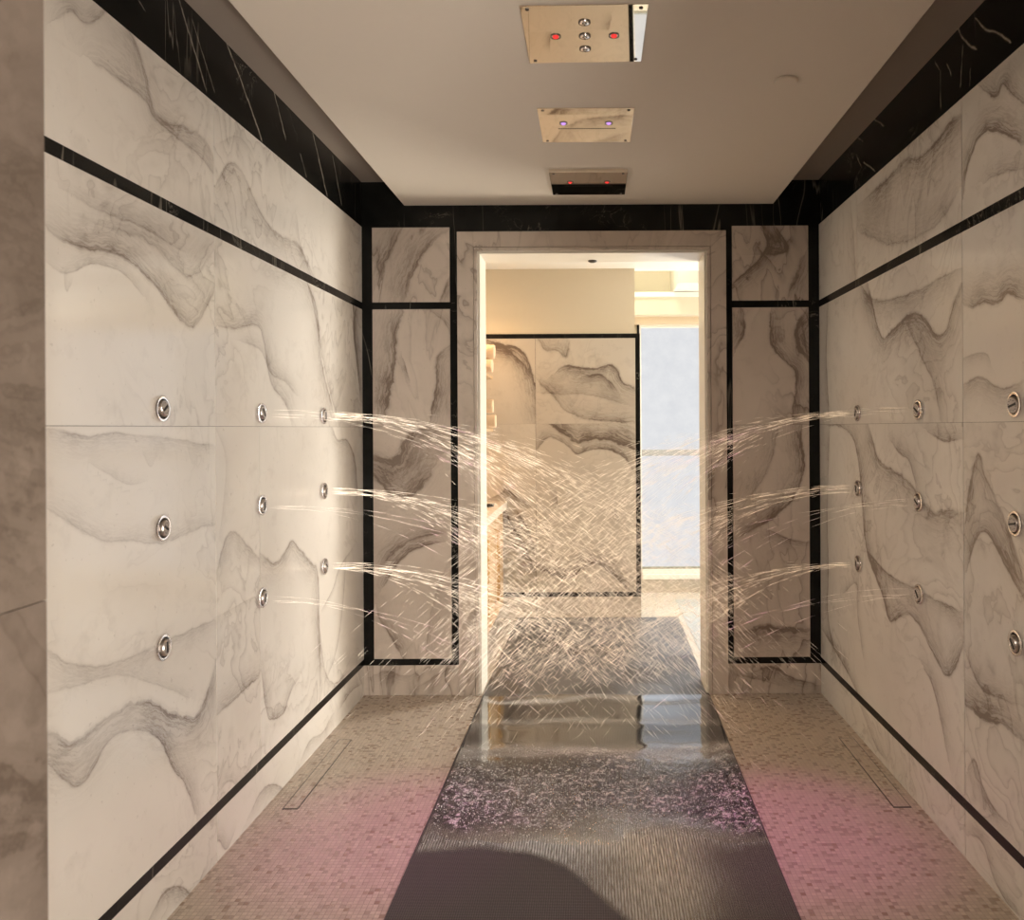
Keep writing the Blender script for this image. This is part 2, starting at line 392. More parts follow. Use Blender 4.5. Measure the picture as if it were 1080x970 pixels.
LEFT_VEINS = [
 ([(122,11),(145,45),(156,93),(163,126),(193,134),(215,145),(227,171)],'l',22,.55),
 ([(100,67),(130,85),(156,104),(160,122),(186,145),(208,158),(226,184)],'u',20,.6),
 ([(60,20),(75,8),(90,28),(108,20),(118,0)],'u',16,.6),
 ([(228,193),(237,174),(249,171),(260,189),(271,219),(286,241),(300,252),(315,256),(323,275),(332,292)],'d',15,.75),
 ([(313,228),(316,256),(321,272)],'l',7,.5),
 ([(232,150),(250,140),(266,160),(270,178)],'d',8,.3),
 ([(52,241),(63,250),(78,259),(111,263),(133,272),(152,287),(170,307),(185,333),(202,350),(215,330),(227,304)],'u',19,.85),
 ([(118,241),(150,252),(167,259),(185,280),(196,293),(207,293),(222,270)],'u',26,.45),
 ([(54,280),(68,289),(80,285),(96,276),(115,280),(133,289),(150,310)],'u',9,.55),
 ([(68,290),(69,312),(74,300)],'r',5,.5),
 ([(70,200),(110,225),(150,238),(190,262)],'u',14,.35),
 ([(285,274),(310,283),(326,300),(335,330),(337,367),(344,407),(352,437)],'l',14,.6),
 ([(322,290),(333,330),(340,380),(350,420),(357,446)],'r',7,.5),
 ([(230,344),(252,348),(274,337),(280,367),(285,407),(304,426),(307,443)],'u',15,.6),
 ([(255,360),(278,368),(284,395),(300,400),(312,415)],'r',10,.4),
 ([(374,270),(372,310),(374,360),(378,400)],'r',10,.9),
 ([(375,326),(372,350),(377,385),(380,420)],'r',8,.9),
 ([(50,773),(76,788),(93,773),(119,751),(148,738),(174,747),(200,762),(211,755),(222,721),(226,703)],'d',26,.95),
 ([(52,807),(67,821),(80,834),(96,818),(111,781),(137,768),(159,770),(170,781),(181,810),(195,822),(206,858)],'u',12,.75),
 ([(50,731),(93,718),(130,710),(167,722),(200,735)],'u',12,.4),
 ([(50,686),(74,701),(104,705),(148,690),(178,675),(226,653)],'d',14,.5),
 ([(55,452),(90,462),(130,456),(180,462),(225,470)],'d',14,.7),
 ([(98,490),(120,502),(135,512),(150,508)],'u',9,.55),
 ([(152,480),(158,494),(162,488)],'r',6,.6),
 ([(52,538),(85,560),(111,571),(134,568),(167,575),(208,557),(226,553)],'u',16,.4),
 ([(228,609),(237,568),(247,558),(260,575),(273,590)],'d',12,.6),
 ([(228,755),(244,740),(259,725),(272,714)],'u',13,.75),
 ([(230,836),(241,821),(252,829),(262,812)],'u',9,.5),
 ([(230,650),(250,638),(272,628)],'d',6,.3),
 ([(274,583),(285,594),(293,596),(302,582),(308,568),(319,583),(330,597),(334,597),(336,620),(338,716)],'d',13,.7),
 ([(349,449),(356,468),(365,460),(375,482),(377,520)],'d',9,.8),
 ([(371,579),(356,600),(352,620),(340,642)],'d',3,.7),
 ([(365,590),(362,640),(355,690),(345,715)],'l',4,.6),
 ([(275,705),(281,751),(285,760),(300,755),(306,730),(315,714)],'u',9,.7),
 ([(335,640),(341,707),(352,725),(366,708)],'l',9,.6),
 ([(228,452),(240,480),(236,530),(232,560)],'r',6,.3),
 ([(159,966),(174,936),(193,933),(204,947),(212,925)],'d',10,.9),
 ([(222,905),(230,880),(238,900),(246,880)],'u',8,.7),
 ([(262,862),(274,835),(289,824),(304,838),(310,815)],'d',9,.8),
 ([(318,800),(326,780),(340,775),(350,755)],'d',8,.7),
 ([(360,745),(370,728),(380,722)],'u',6,.8),
]
RIGHT_VEINS = [
 ([(897,215),(900,250),(903,300)],'l',10,.35),
 ([(918,205),(935,190),(957,165),(968,172),(982,156),(996,135),(1013,121)],'d',22,.75),
 ([(908,245),(936,259),(964,252),(990,235),(1008,205)],'u',20,.45),
 ([(1016,203),(1019,178),(1031,146),(1045,135),(1062,144),(1080,151)],'u',15,.85),
 ([(1034,90),(1052,105),(1058,82),(1066,100),(1080,108)],'u',14,.7),
 ([(1040,190),(1060,180),(1080,178)],'u',12,.45),
 ([(915,300),(929,362),(940,350),(960,330),(975,335),(985,352),(992,357),(998,350),(1005,325),(1013,303)],'d',14,.85),
 ([(908,300),(920,320),(960,312),(1008,285)],'d',12,.55),
 ([(960,350),(975,380),(986,405),(992,440)],'r',14,.5),
 ([(1015,319),(1025,327),(1035,318),(1055,319),(1062,306),(1080,314)],'u',18,.85),
 ([(1015,407),(1034,396),(1048,407),(1062,412),(1080,402)],'d',12,.85),
 ([(1015,379),(1031,372),(1041,371),(1044,380)],'d',7,.7),
 ([(875,290),(873,330),(871,380),(875,440)],'l',6,.6),
 ([(875,455),(872,540),(874,600),(872,650),(882,692)],'l',6,.7),
 ([(875,449),(884,447),(898,456),(906,480),(910,536),(913,582),(933,631),(938,659),(950,648),(964,648),(985,690),(999,717),(1010,701),(1015,682)],'u',12,.8),
 ([(915,449),(922,472),(926,487),(936,494),(950,501),(968,522),(985,545),(999,536),(1013,540)],'d',18,.7),
 ([(940,466),(950,480),(958,482),(964,500),(968,520)],'r',8,.7),
 ([(915,582),(936,606),(964,620),(1013,645)],'d',9,.6),
 ([(980,455),(995,466),(1013,462)],'u',10,.7),
 ([(1017,560),(1024,501),(1033,470),(1038,498),(1048,522),(1062,557),(1080,613)],'d',16,.65),
 ([(1020,600),(1030,565),(1040,557),(1055,585),(1080,632)],'u',10,.8),
 ([(1018,740),(1037,759),(1060,762),(1080,781)],'u',22,.95),
 ([(1022,810),(1028,797),(1034,826),(1047,852),(1060,865)],'d',11,.55),
 ([(1019,690),(1032,725),(1050,735),(1080,745)],'u',12,.5),
 ([(868,665),(881,686),(897,714),(908,740)],'r',6,.7),
 ([(975,705),(985,724),(992,756),(1000,800)],'r',12,.65),
 ([(890,625),(905,610),(903,640),(910,690)],'r',5,.5),
 ([(905,738),(915,765),(925,790),(935,802)],'r',7,.6),
 ([(1022,880),(1037,885),(1047,925),(1063,954),(1075,965)],'u',11,.8),
 ([(870,690),(880,712),(895,735)],'r',7,.5),
]
BL_VEINS = [
 ([(473,241),(448,263),(435,282),(424,318)],'l',17,.8), ([(425,241),(408,270),(397,300)],'l',14,.6),
 ([(475,290),(468,305),(464,318)],'r',8,.7),
 ([(424,328),(418,354),(416,378),(406,437)],'l',15,.9), ([(475,365),(459,378),(461,403),(454,440)],'r',11,.95),
 ([(425,378),(429,392),(431,400)],'l',4,.8), ([(456,330),(470,340),(475,352)],'r',8,.5),
 ([(472,446),(443,450),(428,463),(424,479),(414,489),(395,479)],'d',24,.8), ([(395,500),(410,520),(430,528),(445,510),(452,500)],'u',18,.8),
 ([(406,615),(419,592),(436,578),(462,572)],'u',9,.9), ([(400,600),(415,582),(432,568),(470,560)],'u',14,.5), ([(425,692),(412,670),(400,655),(397,640)],'r',8,.85), ([(470,600),(455,640),(450,690)],'r',10,.35),
 ([(440,726),(455,716),(470,706),(478,704)],'d',9,.9), ([(395,712),(410,706),(430,716),(445,705)],'d',8,.6)]
BR_VEINS = [
 ([(803,240),(811,258),(802,272),(788,286),(774,298)],'d',8,.95), ([(819,240),(833,262),(822,268),(808,268)],'u',10,.9), ([(848,270),(838,290),(830,316)],'r',14,.7),
 ([(852,326),(841,345),(841,364),(853,380)],'r',13,1.), ([(813,330),(813,364),(827,381),(841,392),(839,411),(836,442)],'r',10,.8),
 ([(783,328),(786,348),(777,367)],'l',10,.8),
 ([(846,446),(845,460),(850,497),(840,523),(814,547),(779,567)],'l',10,.9), ([(820,452),(812,490),(790,525)],'l',12,.5), ([(814,561),(834,570),(855,573)],'d',7,.9),
 ([(776,668),(790,664),(805,658),(825,663),(855,665)],'d',17,1.), ([(800,706),(815,700),(835,716),(858,722)],'d',9,.8), ([(775,712),(800,716),(820,722)],'u',8,.5)]
FAR_VEINS = [
 ([(515,359),(527,363),(543,365),(553,372),(560,388),(565,407),(568,430),(572,442)],'l',9,.9),
 ([(528,362),(540,372),(556,388)],'d',5,.6),
 ([(566,442),(572,442),(585,450),(598,458),(608,467),(625,462),(645,462),(658,468),(669,473)],'u',12,.95),
 ([(567,473),(577,460),(588,463),(600,470),(608,480),(622,473),(643,473),(660,482),(667,495)],'u',6,.8),
 ([(590,390),(598,384),(612,388),(630,389),(642,383),(650,387),(655,403),(668,410)],'d',9,.9),
 ([(618,397),(635,394),(642,402),(650,412)],'d',7,.7),
 ([(568,358),(576,370),(588,368),(598,380),(600,360)],'u',10,.65),
 ([(570,405),(585,420),(600,436),(625,443),(668,445)],'u',9,.6), ([(572,415),(590,416),(625,415),(655,425)],'u',8,.35),
 ([(533,513),(540,521),(560,534)],'d',6,.7), ([(514,527),(530,520),(534,513)],'d',4,.5),
 ([(533,538),(542,558),(553,569),(559,591),(564,600)],'l',8,.8), ([(545,540),(560,560),(565,590)],'l',8,.6),
 ([(567,598),(579,604),(601,613),(620,593),(635,595),(653,613),(662,622)],'u',7,.85), ([(587,522),(588,532)],'l',3,.8), ([(650,536),(652,545)],'l',5,.7)]

zl = [ZN+.0, .617*D, .858*D, D]
zb = [ZN+.0, .617*D, .6964*D, .804*D, D]
def left3(a, b, d): return (XL(a)-d, a, b)
def right3(a, b, d): return (XR(a)+d, a, b)
JL = H_JOINT
slabsL = [(ZN, .617*D, HS_T1, H_BAND), (.617*D, D, HS_T1, H_BAND),
          (ZN, .617*D, JL, HS_T0), (.617*D, D, JL, HS_T0),
          (ZN, .617*D, HS_B1, JL), (.617*D, .6964*D, HS_B1, JL), (.6964*D, .804*D, HS_B1, JL), (.804*D, D, HS_B1, JL)]
# slabs 6 and 7 are the same block of stone cut in two: keep the traced veins whole
def wall_with_base(name, slabs, veins, pix, f3):
    return build_wall(name, slabs, veins, pix, f3, .15, M_MARBLE)
slabsL = slabsL[:6] + [(.6964*D, D, HS_B1, JL)]
wall_with_base('wall_left', slabsL, LEFT_VEINS, on_left, left3)
slabsR = [(ZN, .617*D, HS_T1, H_BAND), (.617*D, .858*D, HS_T1, H_BAND), (.858*D, D, HS_T1, H_BAND),
          (ZN, .617*D, JL, HS_T0), (.617*D, D, JL, HS_T0),
          (ZN, .617*D, HS_B1, JL), (.617*D, D, HS_B1, JL)]
wall_with_base('wall_right', slabsR, [(a_, b_, c_*1.1, d_*1.3) for a_, b_, c_, d_ in RIGHT_VEINS], on_right, right3)
build_wall('baseboard_left', [(ZN, .617*D, 0, HS_B0), (.617*D, D, 0, HS_B0)], LEFT_VEINS, on_left, left3, .15, M_MARBLE)
build_wall('baseboard_right', [(ZN, .617*D, 0, HS_B0), (.617*D, D, 0, HS_B0)], RIGHT_VEINS, on_right, right3, .15, M_MARBLE)

def side_strip(name, h0, h1, proud=.0):
    for nm, fX, sg in (('left', XL, -1), ('right', XR, 1)):
        m = MB(); z0, z1 = ZN, D
        x0, x1 = fX(z0)-sg*proud, fX(z1)-sg*proud; t = .15*sg
        p = [(x0,z0,h0),(x0+t,z0,h0),(x1+t,z1,h0),(x1,z1,h0),(x0,z0,h1),(x0+t,z0,h1),(x1+t,z1,h1),(x1,z1,h1)]
        if sg < 0: p = [p[1],p[0],p[3],p[2],p[5],p[4],p[7],p[6]]
        m.hexa(p); struct(m.build(name, M_BLACK))
trim_no = [0]
def trim_name(): trim_no[0] += 1; return 'trim_%d' % trim_no[0]
side_strip(trim_name(), HS_T0, HS_T1); side_strip(trim_name(), HS_B0, HS_B1)
BAND_L = [([(189,0),(217,93)],'r',1.6,.9), ([(203,22),(226,96)],'r',1.2,.5), ([(237,41),(257,92),(276,147)],'r',1.7,1.), ([(288,93),(301,145)],'r',1.4,.9),
          ([(330,141),(345,206)],'r',1.4,.8), ([(317,163),(323,186)],'r',1.2,.5), ([(351,165),(360,215)],'r',1.2,.5), ([(146,0),(152,10)],'r',1.2,.5)]
BAND_R = [([(1029,19),(1041,34),(1049,32),(1066,45)],'r',1.5,1.), ([(1010,27),(1015,41),(1029,52)],'r',1.8,.9), ([(1015,49),(1014,78),(1013,91)],'r',1.3,.7), ([(992,75),(992,114)],'r',1.2,.6),
          ([(986,64),(991,74)],'r',1.2,.6), ([(999,68),(1003,79)],'r',1.2,.6), ([(1023,73),(1023,89)],'r',1.2,.6), ([(922,126),(932,132)],'r',1.6,.5), ([(904,144),(910,149)],'r',1.4,.6), ([(911,171),(922,180)],'r',1.4,.7), ([(903,163),(908,175)],'r',1.1,.5)]
build_wall(trim_name(), [(ZN, D, H_BAND, H_CEIL)], BAND_L, on_left, left3, .15, M_BLACK, step=.008, gap=0, clip=(-30, 30))
build_wall(trim_name(), [(ZN, D, H_BAND, H_CEIL)], BAND_R, on_right, right3, .15, M_BLACK, step=.008, gap=0, clip=(-30, 30))

# back wall ---------------------------------------------------------------
pf = on_front(D)
def back3(a, b, d): return (a, D+d, b)
bx = lambda px: (px-VX)*S
BLx = (bx(393), bx(475.6)); BRx = (bx(772.6), bx(853.8))
build_wall('wall_back', [(BLx[0], BLx[1], HS_T1, H_BAND-.004), (BLx[0], BLx[1], JL, HS_T0), (BLx[0], BLx[1], HS_B1, JL),
                         (BRx[0], BRx[1], HS_T1, H_BAND-.004), (BRx[0], BRx[1], JL, HS_T0), (BRx[0], BRx[1], HS_B1, JL)],
           [(a_, b_, c_*1.1, d_*1.25) for a_, b_, c_, d_ in BL_VEINS+BR_VEINS], pf, back3, WT, M_MARBLE_D, step=.009)
build_wall('baseboard_back', [(XLB-.15, FR_L, 0, HS_B0), (FR_R, XRB+.15, 0, HS_B0)], BL_VEINS+BR_VEINS, pf, back3, WT, M_MARBLE_D, step=.01)
def strip(x0, x1, y0, y1, z0, z1, mat=M_BLACK, bevel=0):
    m = MB(); m.box(x0, x1, y0, y1, z0, z1); return struct(m.build(trim_name(), mat, bevel=bevel))
for xx, x2 in ((XLB, FR_L), (FR_R, XRB)):
    m = MB()
    pa = (BLx if xx < 0 else BRx)
    oa = xx-.15 if xx < 0 else xx; ob = x2 if xx < 0 else x2+.15
    m.box(oa, pa[0], D, D+WT, HS_B0, H_BAND-.004); m.box(pa[1], ob, D, D+WT, HS_B0, H_BAND-.004)
    m.box(pa[0], pa[1], D, D+WT, HS_B0, HS_B1); m.box(pa[0], pa[1], D, D+WT, HS_T0, HS_T1)
    struct(m.build(trim_name(), M_BLACK))
m = MB(); m.box(XLB-.15, XRB+.15, D, D+WT, H_BAND-.004, H_CEIL+.1); m.box(FR_L, FR_R, D+.0, D+WT, FR_H, H_BAND-.004); struct(m.build(trim_name(), M_BLACK))

# doorway casing: marble face with a small bead, jambs and lintel --------------
def casing(y_face, y_back, name, mat_face, mat_in):
    g = MB(); pr = .012
    # jamb liners (inner faces), lintel
    g.box(DW_L-.028, DW_L, y_face-.004, y_back, 0, DW_H+.028, 1); g.box(DW_R, DW_R+.028, y_face-.004, y_back, 0, DW_H+.028, 1)
    g.box(DW_L-.028, DW_R+.028, y_face-.0041, y_back, DW_H, DW_H+.028, 1)
    # outer casing with grooves
    for x0, x1 in ((FR_L, DW_L-.030), (DW_R+.030, FR_R)):
        g.box(x0, x1, y_face-pr, y_back, 0, FR_H, 0)
    g.box(DW_L-.030, DW_R+.030, y_face-pr, y_back, DW_H+.030, FR_H, 0)
    # thin bead round the opening
    g.box(DW_L-.028, DW_L-.012, y_face-.016, y_face-.004, 0, DW_H+.028, 0); g.box(DW_R+.012, DW_R+.028, y_face-.016, y_face-.004, 0, DW_H+.028, 0)
    g.box(DW_L-.028, DW_R+.028, y_face-.0161, y_face-.004, DW_H+.012, DW_H+.028, 0)
    return struct(g.build(name, [mat_face, mat_in], bevel=.0015))
casing(D, D+WT, 'door_1', M_MARBLE_D, M_CASE)

# floor, mat -------------------------------------------------------------------
m = MB(); m.box(-1.4, 1.4, -.4, D+.03, -.12, 0); struct(m.build('floor', M_MOSAIC))
# ceilings
m = MB(); m.box(XLB-.2, XRB+.2, ZN, D, H_CEIL, H_CEIL+.1); struct(m.build('ceiling', M_COVE))
cl, cr = (428.6-628)*S, (817.6-628)*S
m = MB(); m.box(cl, cr, ZN+.0, D-.0005, H_DROP, H_CEIL); struct(m.build('ceiling_panel', M_CEIL, bevel=.002))

# near doorway and the room behind the camera -----------------------------------
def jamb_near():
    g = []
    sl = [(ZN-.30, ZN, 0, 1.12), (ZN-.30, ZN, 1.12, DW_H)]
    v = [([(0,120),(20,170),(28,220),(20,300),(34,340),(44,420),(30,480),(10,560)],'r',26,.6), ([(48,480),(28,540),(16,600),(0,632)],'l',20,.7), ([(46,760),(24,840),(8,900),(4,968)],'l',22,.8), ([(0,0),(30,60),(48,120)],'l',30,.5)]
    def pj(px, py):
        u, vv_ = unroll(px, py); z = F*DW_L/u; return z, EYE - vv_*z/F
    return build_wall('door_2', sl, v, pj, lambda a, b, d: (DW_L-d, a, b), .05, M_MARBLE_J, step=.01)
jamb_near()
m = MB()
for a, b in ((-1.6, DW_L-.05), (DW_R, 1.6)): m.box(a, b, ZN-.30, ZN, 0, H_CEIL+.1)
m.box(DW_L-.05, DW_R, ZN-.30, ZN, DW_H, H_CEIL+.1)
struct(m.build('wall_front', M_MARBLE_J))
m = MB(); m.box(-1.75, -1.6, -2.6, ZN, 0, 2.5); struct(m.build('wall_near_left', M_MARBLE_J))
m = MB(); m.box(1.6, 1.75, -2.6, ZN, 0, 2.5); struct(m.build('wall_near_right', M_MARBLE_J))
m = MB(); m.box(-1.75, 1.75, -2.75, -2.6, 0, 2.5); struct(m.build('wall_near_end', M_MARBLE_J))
m = MB(); m.box(-1.75, 1.75, -2.6, ZN-.3, 2.4, 2.5); struct(m.build('ceiling_near', M_CEIL))
m = MB(); m.box(-1.75, 1.75, -2.6, -.4, -.12, 0); struct(m.build('floor_near', M_MOSAIC))

# next room ------------------------------------------------------------------------
XW, XE = -1.06, 4.3
pff = on_front(Z_FAR)
xfar = .3107
build_wall('wall_far', [(XW, pff(565,450)[0], HS_B1, 0.745), (pff(565,450)[0], xfar-.031, HS_B1, .745),
                        (XW, pff(565,450)[0], 0.745, 1.318), (pff(565,450)[0], xfar-.031, .745, 1.318),
                        (XW, pff(565,450)[0], 1.318, 1.897), (pff(565,450)[0], xfar-.031, 1.318, 1.897)],
           [(a_, b_, c_*1.15, min(1.5, d_*1.45)) for a_, b_, c_, d_ in FAR_VEINS], pff, lambda a, b, d: (a, Z_FAR+d, b), .3, M_MARBLE_F, step=.012, gap=.0005)
build_wall('baseboard_far', [(XW, pff(565,450)[0], 0, .145), (pff(565,450)[0], xfar, 0, .145)], [], pff, lambda a, b, d: (a, Z_FAR+d, b), .3, M_MARBLE_F, step=.02)
m = MB(); m.box(XW, xfar, Z_FAR, Z_FAR+.3, .145, .176); m.box(xfar-.031, xfar, Z_FAR, Z_FAR+.3, .176, 1.928); m.box(XW, xfar-.031, Z_FAR, Z_FAR+.3, 1.897, 1.928)
struct(m.build(trim_name(), M_BLACK))
m = MB(); m.box(XW, xfar-.034, Z_FAR+.004, Z_FAR+.3, 1.928, 2.369); struct(m.build('wall_far_upper', M_CREAM))
m = MB(); m.box(XW, xfar-.034, Z_FAR+.3, Z_WIN+.1, 0, 2.75); struct(m.build('wall_far_return', M_CREAM))
sw = Z_WIN/F
m = MB(); m.box(XW-.15, XW, D+WT, Z_WIN+.1, 0, 2.75); struct(m.build('wall_vanity', M_MARBLE_F))
m = MB(); m.box(XE, XE+.1, D+WT, Z_WIN+.1, 0, 2.75); struct(m.build('wall_east', M_COVE))
m = MB(); m.box(XW-.15, XLB, D+WT-.1, D+WT, 0, 2.75); m.box(XRB, XE+.1, D+WT-.05, D+WT, 0, 2.75); struct(m.build('wall_near_return', M_COVE))
m = MB(); m.box(XW, XE, D+WT, 5.34, 2.369, 2.45); struct(m.build('ceiling_far', M_WHITE))
m = MB(); m.box(XW, XE, 5.34, Z_WIN+.1, 2.72, 2.80); m.box(XW, XE, 5.30, 5.34, 2.45, 2.80); struct(m.build('ceiling_tray', M_WHITE))
# floor of next room
m = MB(); m.box(XW-.1, XE, D+.03, Z_WIN+.1, -.12, 0); struct(m.build('floor_far', M_MARBLE_F))
m = MB(); m.box(.60, XE-.3, D+WT+.15, 5.80, 0, .0015); struct(m.build('floor_inlay', marble('grey_marble', (.50,.53,.53), (.40,.43,.43), (.2,.2,.2), rough=.10)))
# window wall
yw = Z_WIN
m = MB(); m.box(xfar-.03, XE, yw, yw+.15, 0, .107); struct(m.build('baseboard_window', M_MARBLE_F))
hw0, hw1 = .192, 2.07
wx0 = (676.5-VX)*sw
M_SHADE = shade_mat()
def window(name, x0, x1, mat):
    g = MB(); g.box(x0 if name == 'window_2' else xfar-.04, x1+.03, yw+.02, yw+.15, hw1+.02, 2.75)
    if name == 'window_1': g.box(xfar-.04, x0-.001, yw+.02, yw+.15, .107, hw1+.02)       # wall above
    struct(g.build('wall_window' if name == 'window_1' else 'wall_window_east', M_CREAM))
    w = empty(name, (0, 0, 0)); w['kind'] = 'structure'
    g = MB(); g.box(x0, x1, yw+.03, yw+.036, hw0, hw1); g.build('pane', mat, w)
    g = MB(); g.box(x0, x1, yw-.03, yw+.10, .107, .145); g.box(x0, x1, yw-.012, yw+.10, .145, .183); g.build('sill', M_WHITE, w, bevel=.003)
    g = MB(); g.box(x0, x1, yw+.005, yw+.03, .183, .197); g.build('bottom_rail', plain('rail_grey'+name, (.30,.30,.24), .4), w)
    g = MB(); g.box(x0, x1, yw+.004, yw+.028, 1.068, 1.115); g.build('middle_rail', plain('rail_mid'+name, (.38,.39,.40), .5), w)
    g = MB(); g.box(x0, x1, yw+.0, yw+.03, hw1, hw1+.022); g.box(x0-.012, x0, yw, yw+.03, .107, hw1+.022); g.build('frame', M_WHITE, w)
    return w
window('window_1', wx0, 1.02, M_SHADE)
M_DAY = emit('open_daylight', (.95,.97,1.0), 1.6)
window('window_2', 1.05, 4.2, M_DAY)
m = MB(); m.box(1.02, 1.05, yw-.02, yw+.1, .107, 2.2); m.box(4.2, XE, yw-.02, yw+.1, 0.107, 2.2); struct(m.build(trim_name(), M_WHITE))
# bulkhead and ledge above the window
m = MB(); m.box(xfar-.034, XE, 5.86, yw+.02, 2.145, 2.275); struct(m.build(trim_name(), M_CREAM))
m = MB(); m.box(xfar-.034, XE, 5.83, yw+.02, 2.275, 2.310); struct(m.build(trim_name(), M_WHITE, bevel=.003))
m = MB(); m.box(xfar-.034, XE, 5.99, yw+.02, hw1+.022, 2.145); struct(m.build(trim_name(), plain('shade_box', (.70,.58,.42), .6)))
m = MB(); m.box(.60, XE, 5.50, yw+.02, 2.314, 2.72); struct(m.build(trim_name(), M_WHITE))
m = MB(); m.box((672.2-VX)*sw, (674.6-VX)*sw, yw-.01, yw+.05, 0, 2.17); struct(m.build(trim_name(), M_BLACK))

# vanity -----------------------------------------------------------------------------
van = empty('vanity_cabinet', (-.83, 4.63, 0))
tag(van, 'warm wooden vanity cabinet with slatted doors under the pale counter beyond the doorway', 'cabinet')
vx1 = -.625; y0v, y1v = D+WT+.03, 5.24
def rel(m_, o=van.location):
    m_.v = [(a-o[0], b-o[1], c-o[2]) for a, b, c in m_.v]; return m_
g = MB(); g.box(XW+.005, vx1-.02, y0v, y1v, .08, .745); g.box(XW+.005, vx1-.06, y0v, y1v, .0, .08); rel(g).build('body', M_WOOD_D, van, bevel=.003)
nd = 3; wdt = (y1v-y0v)/nd
for k in range(nd):
    ya, yb = y0v+k*wdt+.006, y0v+(k+1)*wdt-.006
    g = MB(); g.box(vx1-.02, vx1-.006, ya, yb, .09, .735)
    ns = 11; sw_ = (yb-ya)/ns
    for q in range(ns): g.box(vx1-.006, vx1+.004, ya+q*sw_+.004, ya+(q+1)*sw_-.004, .10, .725)
    d = rel(g).build('door', M_WOOD, van, bevel=.002)
    g = MB(); hy = yb-.03 if k < 2 else ya+.03
    g.tube([(vx1+.004,hy,.22),(vx1+.024,hy,.22),(vx1+.024,hy,.66),(vx1+.004,hy,.66)], .005); hdl = rel(g).build('handle', M_BRASS, d, smooth=True)
    hdl['label'] = 'brass handle'
g = MB(); g.box(XW+.003, -.594, y0v-.01, 5.25, .747, .797)
tag(g.build('countertop', plain('counter_stone', (.66,.58,.48), .3), bevel=.004), 'pale stone counter slab on top of the wooden vanity', 'countertop')
g = MB(); g.lathe([(.018,0),(.030,.004),(.034,.016),(.030,.016),(.020,.006)], 20, Matrix.Translation((-.665, 4.86, .798)))
tag(g.build('soap_dish', M_DARK, smooth=True), 'small dark round dish standing on the vanity counter', 'dish')
# towel shelves and rolled towels
def shelf(h, lab):
    s = empty('towel_shelf', (-.85, 4.86, h))
    tag(s, lab, 'shelf', None)
    g = MB(); g.box(-.205, .19, -.16, .18, -.018, 0); g.build('board', M_WOOD, s, bevel=.002)
    for yy in (-.13, .13):
        g = MB(); g.box(-.205, -.195, yy-.01, yy+.01, -.12, -.018); g.tube([(-.195, yy, -.11), (.12, yy, -.022)], .005); g.build('bracket', M_BRASS, s)
    return s
shelf(1.628, 'upper wooden wall shelf with rolled towels beyond the doorway')
shelf(1.288, 'lower wooden wall shelf with rolled towels above the vanity counter')
def make_towel():
    L, R = .38, .047; V = []; Fc = []; n = 90; turns = 3.2; sq = []
    for i in range(n+1):
        a = i/n*turns*2*PI; r = .008 + (R-.008)*i/n; sq.append((r*math.cos(a), r*math.sin(a), a, r))
    th = .0095
    for (yy, zz, a, r) in sq:
        for rr in (r, max(r-th, .001)):
            for xx in (-L/2, -L/2+.01, L/2-.01, L/2):
                k = .93 if abs(xx) > L/2-.002 else 1
                V.append((xx, rr*math.cos(a)*k, rr*math.sin(a)*k))
    for i in range(n):
        b = i*8; c = b+8
        for j in range(3):
            Fc.append((b+j, b+j+1, c+j+1, c+j)); Fc.append((b+4+j, c+4+j, c+5+j, b+5+j))
        Fc.append((b, c, c+4, b+4)); Fc.append((b+3, b+7, c+7, c+3))
    e = n*8; Fc.append((e, e+1, e+5, e+4)); Fc.append((e+1, e+2, e+6, e+5)); Fc.append((e+2, e+3, e+7, e+6))
    o = mesh_obj('rolled_towel', V, Fc, M_TOWEL, None, True)
    return o
tw = make_towel()
spots = [(1.628+.0475, 4.86-.03, 'rolled white towel, lower of the pair on the upper shelf'), (1.628+.142, 4.86-.03, 'rolled white towel, topmost of all on the upper shelf'),
         (1.288+.0475, 4.86-.03, 'rolled white towel, lowest of all, on the lower shelf'), (1.288+.142, 4.86-.03, 'rolled white towel, upper of the pair on the lower shelf')]
for i, (h, yy, lab) in enumerate(spots):
    o = tw if i == 0 else copy_tree(tw)
    o.location = (-.822 + (0, .012, .018, .0)[i], yy+.01*(i % 2), h); o.rotation_euler = (2.2+i*1.3, 0, .03*(i-1))
    tag(o, lab, 'towel', 'rolled towels beyond the doorway')

